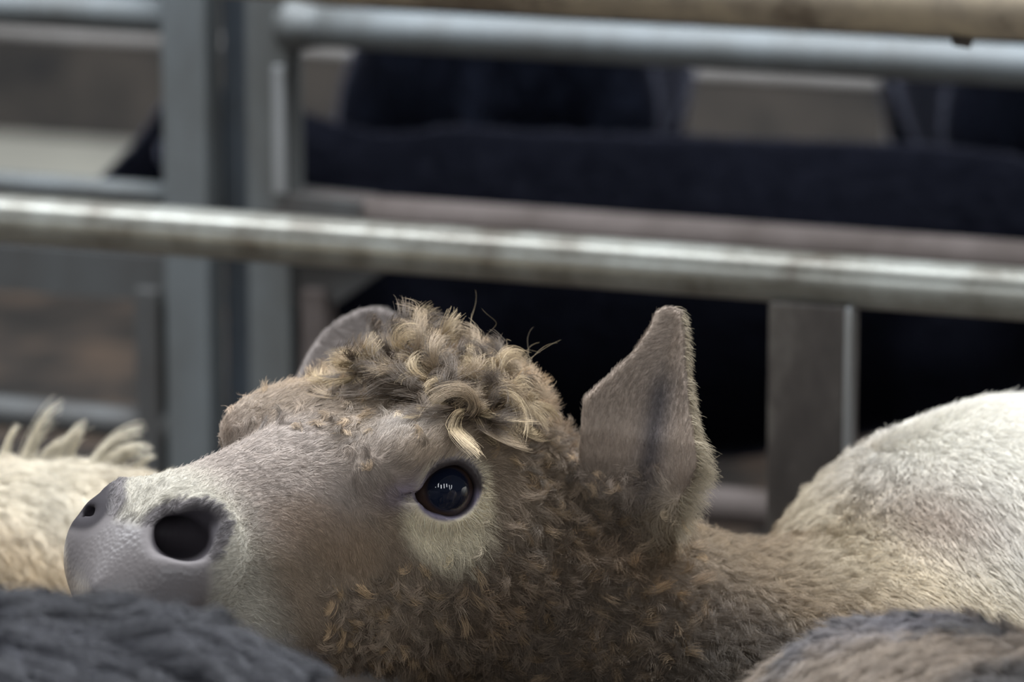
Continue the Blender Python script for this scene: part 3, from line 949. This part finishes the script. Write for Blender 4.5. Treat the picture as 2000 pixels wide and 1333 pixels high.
    locks('curl_coat', hero, CR, CN, fl, 0.017 + 0.012 * crown + 0.010 * cheek + 0.008 * body, 0.30 + 0.45 * rng.random(len(CR)), 34, 0.0030, cl, M_FUR,
          lift=0.28 + 0.30 * rng.random(len(CR)), radius=0.0002, npts=8, frizz=0.10, taper=0.3, sag=0.15,
          axes=np.where(rng.random((len(CR), 1)) < 0.5, 1.0, -1.0) * CN + 0.7 * rng.normal(size=CN.shape))

    # long locks over the poll
    def lock_dens(C, N):
        p = to_head(C)
        f, l_, u = p.T
        m = np.exp(-(((f + 0.074) / 0.056) ** 4 + ((l_ - 0.034) / 0.056) ** 4)) * sstep(0.035, 0.06, u)
        return 1e6 * m * (ear(C, EAR_N) > 0.012) * (ear(C, EAR_F) > 0.012)
    LR, LN = sample_skin(MV, MT, lock_dens, 400)
    K = len(LR)
    pl = to_head(LR)
    loc = np.stack([0.75 + 0.5 * rng.normal(size=K), 7.0 * pl[:, 1] + 0.45 * rng.normal(size=K), 0 * pl[:, 0]], 1)
    cl = np.tile(np.array((0.30, 0.225, 0.145)), (K, 1))
    k = rng.random(K)
    cl[k < 0.30] = (0.45, 0.345, 0.21)
    cl[k > 0.52] = (0.115, 0.084, 0.058)
    size = 0.070 * (0.65 + 0.55 * rng.random(K)) * (1 - 0.45 * sstep(-0.085, -0.13, pl[:, 0]))
    fax = np.where(rng.random((K, 1)) < 0.5, 1.0, -1.0) * LN + 0.55 * rng.normal(size=(K, 3))
    locks('forelock', hero, LR, LN, loc @ HR, size * 1.15, 0.25 + 0.70 * rng.random(K), 110, 0.0030 * (0.6 + 0.8 * rng.random(K)), cl, M_FUR,
          lift=0.20 + 0.32 * rng.random(K), radius=0.00021, npts=18, taper=0.25, frizz=0.04, lenvar=0.40, sag=0.36, curl_in=0.15, axes=fax)
    SR, SN = sample_skin(MV, MT, lock_dens, 90)
    K = len(SR)
    locks('stray_hair', hero, SR, SN, rng.normal(size=(K, 3)), 0.05 + 0.035 * rng.random(K), 0.6 + 0.8 * rng.random(K), 2, 0.002, np.tile(np.array((0.46, 0.36, 0.23)), (K, 1)), M_FUR,
          lift=0.25 + 0.3 * rng.random(K), radius=0.00015, npts=18, frizz=0.2, sag=0.1, wob=1.0)

    # fringe on the rims of the near ear
    def rim_dens(C, N):
        e = EAR_N
        m = np.zeros(len(C))
        ax = unit(e['tip'] - e['base']); H = np.linalg.norm(e['tip'] - e['base'])
        x, y, d = proj(C)
        s = (C - e['base']) @ ax / H
        near = np.abs(ear(C, e)) < 0.006
        rim = near & (N[:, 0] > 0.35) & (s > -0.02) & (s < 1.02)
        return 420000.0 * rim
    grow('ear_fringe', hero, MV, MT, rim_dens, lambda R: 0.014 + 0.020 * sstep(0.12, 0.02, R[:, 2] - EAR_N['base'][2]), lambda R, N: np.tile(np.array([0.6, -0.1, -0.25]), (len(R), 1)),
         lambda R: np.tile(np.array((0.46, 0.39, 0.28)), (len(R), 1)), M_FUR, lift=0.72, clump=0.35, per_clump=14, radius=0.0002, npts=6, jitter=0.22, limit=14000)

    # whiskers round the lips
    def wh_dens(C, N):
        p = to_head(C)
        return 5200.0 * (p[:, 0] > 0.25) * (p[:, 2] < -0.045) * (p[:, 2] > -0.13) * (1 - pad_mask(p))
    grow('whiskers', hero, MV, MT, wh_dens, 0.045, lambda R, N: np.tile(F1, (len(R), 1)), lambda R: np.tile(np.array((0.62, 0.57, 0.47)), (len(R), 1)), M_FUR,
         lift=0.8, droop=0.25, radius=0.00022, npts=8, limit=160)

# ------------------------------------------------------------------ the other cattle
TORSO_ST = stations([(-0.76, 0.93, 0.05, 0.10), (-0.72, 0.92, 0.13, 0.17), (-0.62, 0.915, 0.205, 0.225), (-0.45, 0.895, 0.24, 0.255), (-0.1, 0.855, 0.275, 0.295), (0.25, 0.865, 0.25, 0.285),
                     (0.45, 0.885, 0.20, 0.27), (0.58, 0.88, 0.14, 0.21), (0.64, 0.88, 0.06, 0.12)])

def cow_sdf(poll, nose, tail=True):
    poll, nose = np.array([poll[0], 0, poll[1]]), np.array([nose[0], 0, nose[1]])
    hd = unit(nose - poll)
    up = np.array([-hd[2], 0, hd[0]])
    if up[2] < 0: up = -up
    def f(P):
        q = np.stack([P[:, 0], np.abs(P[:, 1]), P[:, 2]], 1)
        d = loft(P, TORSO_ST)
        d = smin(d, cone(q, (0.40, 0, 0.90), poll - hd * 0.02, 0.19, 0.105, ((0, 1, 0), 0.72)), 0.08)
        d = smin(d, cone(q, poll, poll + hd * 0.17, 0.095, 0.085), 0.03)
        d = smin(d, cone(q, poll + hd * 0.16, nose - hd * 0.05, 0.075, 0.055), 0.03)
        d = smin(d, ell(q, nose - hd * 0.03, (0.05, 0.062, 0.055)), 0.02)
        eb = poll + up * 0.02 + np.array([0, 0.08, 0])
        d = smin(d, cone(q, eb, eb + np.array([-0.03, 0.15, 0.02]), 0.022, 0.038, ((1, 0, 0), 0.5)), 0.015)
        for x0, x1, x2, w in ((0.38, 0.40, 0.38, 0.13), (-0.52, -0.58, -0.56, 0.14)):
            d = smin(d, cone(q, (x0, w, 0.80), (x1, w, 0.42), 0.12, 0.058), 0.06)
            d = smin(d, cone(q, (x1, w, 0.42), (x2, w, 0.10), 0.055, 0.036), 0.02)
            d = smin(d, cone(q, (x2, w, 0.08), (x2 + 0.015, w, 0.045), 0.045, 0.052), 0.02)
        if tail:
            d = smin(d, cone(q, (-0.73, 0, 1.05), (-0.79, 0, 0.75), 0.032, 0.022), 0.03)
            d = smin(d, cone(q, (-0.79, 0, 0.75), (-0.77, 0, 0.38), 0.022, 0.04), 0.02)
        return np.maximum(d, -P[:, 2] + 0.002).astype(np.float32)
    return f

def make_cow(label, loc, yaw, scale, colfn, poll=(0.86, 1.12), nose=(1.16, 0.82), fur=None, group=None, sz=1.0, mat=None):
    f = cow_sdf(poll, nose)
    gx = axis_grid(-0.88, 1.35, -0.85, 1.3, 0.015, 0.03)
    gy = axis_grid(-0.36, 0.36, -0.34, 0.34, 0.013, 0.03)
    gz = axis_grid(-0.03, 1.55, 0.6, 1.3, 0.013, 0.03)
    V, Q = polygonise(f, gx, gy, gz)
    V = V * np.array([scale, scale, scale * sz])
    c, s = math.cos(yaw), math.sin(yaw)
    W = V @ np.array([[c, s, 0], [-s, c, 0], [0, 0, 1]]) + np.array([loc[0], loc[1], 0])
    root = empty('cow', (loc[0], loc[1], 0), label, 'cow', group)
    body_mesh('body', W, Q, colfn, mat or M_SKIN, root)
    if FUR and fur:
        fur(root, W, tri(Q))
    return root

def solid(col, var=0.12, s=12, seed=40):
    return lambda P: np.array(col)[None] * (1 + var * noise(P, s, seed) + var * 0.6 * noise(P, s * 4, seed + 1))[:, None]

# black animal crossing behind the gates
BLK = solid((0.0045, 0.005, 0.008))
def fur_black(root, V, T):
    grow('fur', root, V, T, lambda C, N: 45000.0 * in_view(C, N, 200, -0.2), 0.020, lambda R, N: np.tile(np.array([0.8, 0, -0.5]), (len(R), 1)), BLK, M_BLACKFUR,
         lift=0.3, clump=0.3, radius=0.0008, npts=4, limit=60000)
pb = at(1325, 500, 7.05)
make_cow('glossy black cow standing side-on behind the two gates, head lowered to the left', (pb[0], pb[1]), math.pi - YAW * 0.55, 0.845, BLK,
         poll=(0.92, 1.10), nose=(1.17, 0.86), fur=fur_black, mat=M_BLACKSKIN)
for px, dd, yw, lab in ((1045, 8.45, 1.45, 'black cow seen end-on in the middle, rump rising behind the side-on black cow'), (2055, 8.3, 1.62, 'black cow seen end-on at the right edge, partly cut off')):
    p_ = at(px, 300, dd)
    make_cow(lab, (p_[0], p_[1]), yw, 1.08, solid((0.008, 0.010, 0.017)), fur=fur_black, group='black cattle seen end-on', mat=M_BLACKSKIN)

# cream animal behind the muzzle
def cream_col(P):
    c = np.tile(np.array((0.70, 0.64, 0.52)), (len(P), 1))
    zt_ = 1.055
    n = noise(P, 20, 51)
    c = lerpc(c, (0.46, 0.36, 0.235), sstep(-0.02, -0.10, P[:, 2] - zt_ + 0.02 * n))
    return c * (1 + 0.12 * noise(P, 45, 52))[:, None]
def fur_cream(root, V, T):
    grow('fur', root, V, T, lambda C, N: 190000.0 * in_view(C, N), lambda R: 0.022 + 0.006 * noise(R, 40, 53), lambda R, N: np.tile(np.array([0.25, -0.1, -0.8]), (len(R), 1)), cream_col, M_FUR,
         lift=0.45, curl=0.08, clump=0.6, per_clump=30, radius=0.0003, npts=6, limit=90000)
    # upright tufts along the crest
    N = normals(V, T)
    x, y, d = proj(V)
    spec = [(18, 0.035, 0.1, 0.1), (52, 0.062, 0.05, 0.15), (78, 0.035, 0.5, 0.2), (112, 0.045, 0.7, 0.12), (132, 0.034, 0.3, 0.1), (188, 0.058, 0.75, 0.22), (205, 0.048, 1.0, 0.30), (228, 0.036, 0.8, 0.2), (262, 0.026, 0.6, 0.2), (318, 0.020, 0.8, 0.2), (340, 0.024, 1.0, 0.2)]
    ids = [np.where(np.abs(x - a[0]) < 12)[0][np.argmin(y[np.abs(x - a[0]) < 12])] for a in spec]
    Rr, Nn = V[ids] - np.array([0, 0.004, 0]), np.tile(np.array([0, -0.15, 0.98]), (len(ids), 1))
    sl = np.array([a[2] for a in spec])
    locks('tuft', root, Rr, Nn, np.tile(np.array([1.0, -0.1, 0]), (len(ids), 1)), np.array([a[1] for a in spec]) * 1.45, np.array([a[3] for a in spec]), 110, 0.006,
          np.tile(np.array((0.72, 0.66, 0.52)), (len(ids), 1)), M_FUR, dirs=np.stack([sl * 0.35, -0.05 + 0 * sl, 1 + 0 * sl], 1), axes=np.tile(np.array([0, 1.0, 0]), (len(ids), 1)) , radius=0.00028, npts=10, taper=0.08, frizz=0.045, curl_in=0.0, lenvar=0.75)
pc = at(-800, 900, 4.62)
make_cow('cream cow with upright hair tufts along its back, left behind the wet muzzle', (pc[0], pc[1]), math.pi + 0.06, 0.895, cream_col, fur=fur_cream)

# dark animal the chin rests on
DRK = solid((0.040, 0.041, 0.050), 0.25, 25, 60)
def fur_dark(root, V, T):
    grow('fur', root, V, T, lambda C, N: 130000.0 * in_view(C, N), lambda R: 0.034 + 0.008 * noise(R, 40, 63), lambda R, N: np.stack([0.8 + 0.4 * noise(R, 18, 64), -0.4 + 0 * R[:, 0], -0.5 + 0.6 * noise(R, 18, 65)], 1), DRK, M_FUR,
         lift=0.36, curl=0.10, clump=0.85, per_clump=70, radius=0.00035, npts=6, limit=90000)
pd_ = at(-1330, 1300, 3.40)
make_cow('charcoal grey cow in the near left corner, back under the brown chin', (pd_[0], pd_[1]), math.pi - 0.05, 1.068, DRK, fur=fur_dark)

# grey-brown animal in the near right corner
def gb_col(P):
    c = np.tile(np.array((0.24, 0.19, 0.145)), (len(P), 1))
    n = noise(P, 24, 71)
    c = lerpc(c, (0.045, 0.045, 0.05), sstep(0.05, 0.6, n) * 0.85)
    c = lerpc(c, (0.20, 0.19, 0.21), sstep(0.2, 0.9, noise(P, 16, 72)) * 0.6)
    return c
def fur_gb(root, V, T):
    grow('fur', root, V, T, lambda C, N: 210000.0 * in_view(C, N), lambda R: 0.026 + 0.006 * noise(R, 40, 73), lambda R, N: np.stack([0.3 - 0.9 + 0 * R[:, 0], -0.5 + 0 * R[:, 0], -0.3 + 0.5 * noise(R, 20, 74)], 1), gb_col, M_FUR,
         lift=0.35, curl=0.08, clump=0.85, per_clump=60, radius=0.00034, npts=6, limit=60000)
    # dark bristles along the ridge
    x, y, d = proj(V)
    xs = np.array([1600, 1640, 1672, 1690, 1705, 1722, 1755, 1790, 1800, 1815, 1850, 1880, 1905, 1918, 1950, 1985])
    ids = [np.where(np.abs(x - a) < 14)[0][np.argmin(y[np.abs(x - a) < 14])] for a in xs]
    Rr, Nn = V[ids] - np.array([0, 0.012, 0.004]), np.tile(np.array([0, -0.3, 0.95]), (len(ids), 1))
    K = len(ids)
    locks('bristles', root, Rr, Nn, np.tile(np.array([-1.0, -0.3, 0]), (K, 1)), 0.022 + 0.018 * rng.random(K), 0.05 + 0.1 * rng.random(K), 60, 0.004, np.tile(np.array((0.03, 0.03, 0.033)), (K, 1)), M_FUR,
          lift=0.45 + 0.4 * rng.random(K), radius=0.0003, npts=7, taper=0.1, frizz=0.06, curl_in=0.0, lenvar=0.6)
pg = at(2660, 1300, 3.05)
make_cow('mottled grey-brown cow in the near right corner below the cream shoulder', (pg[0], pg[1]), -math.pi / 2 + 0.45, 1.012, gb_col, fur=fur_gb)
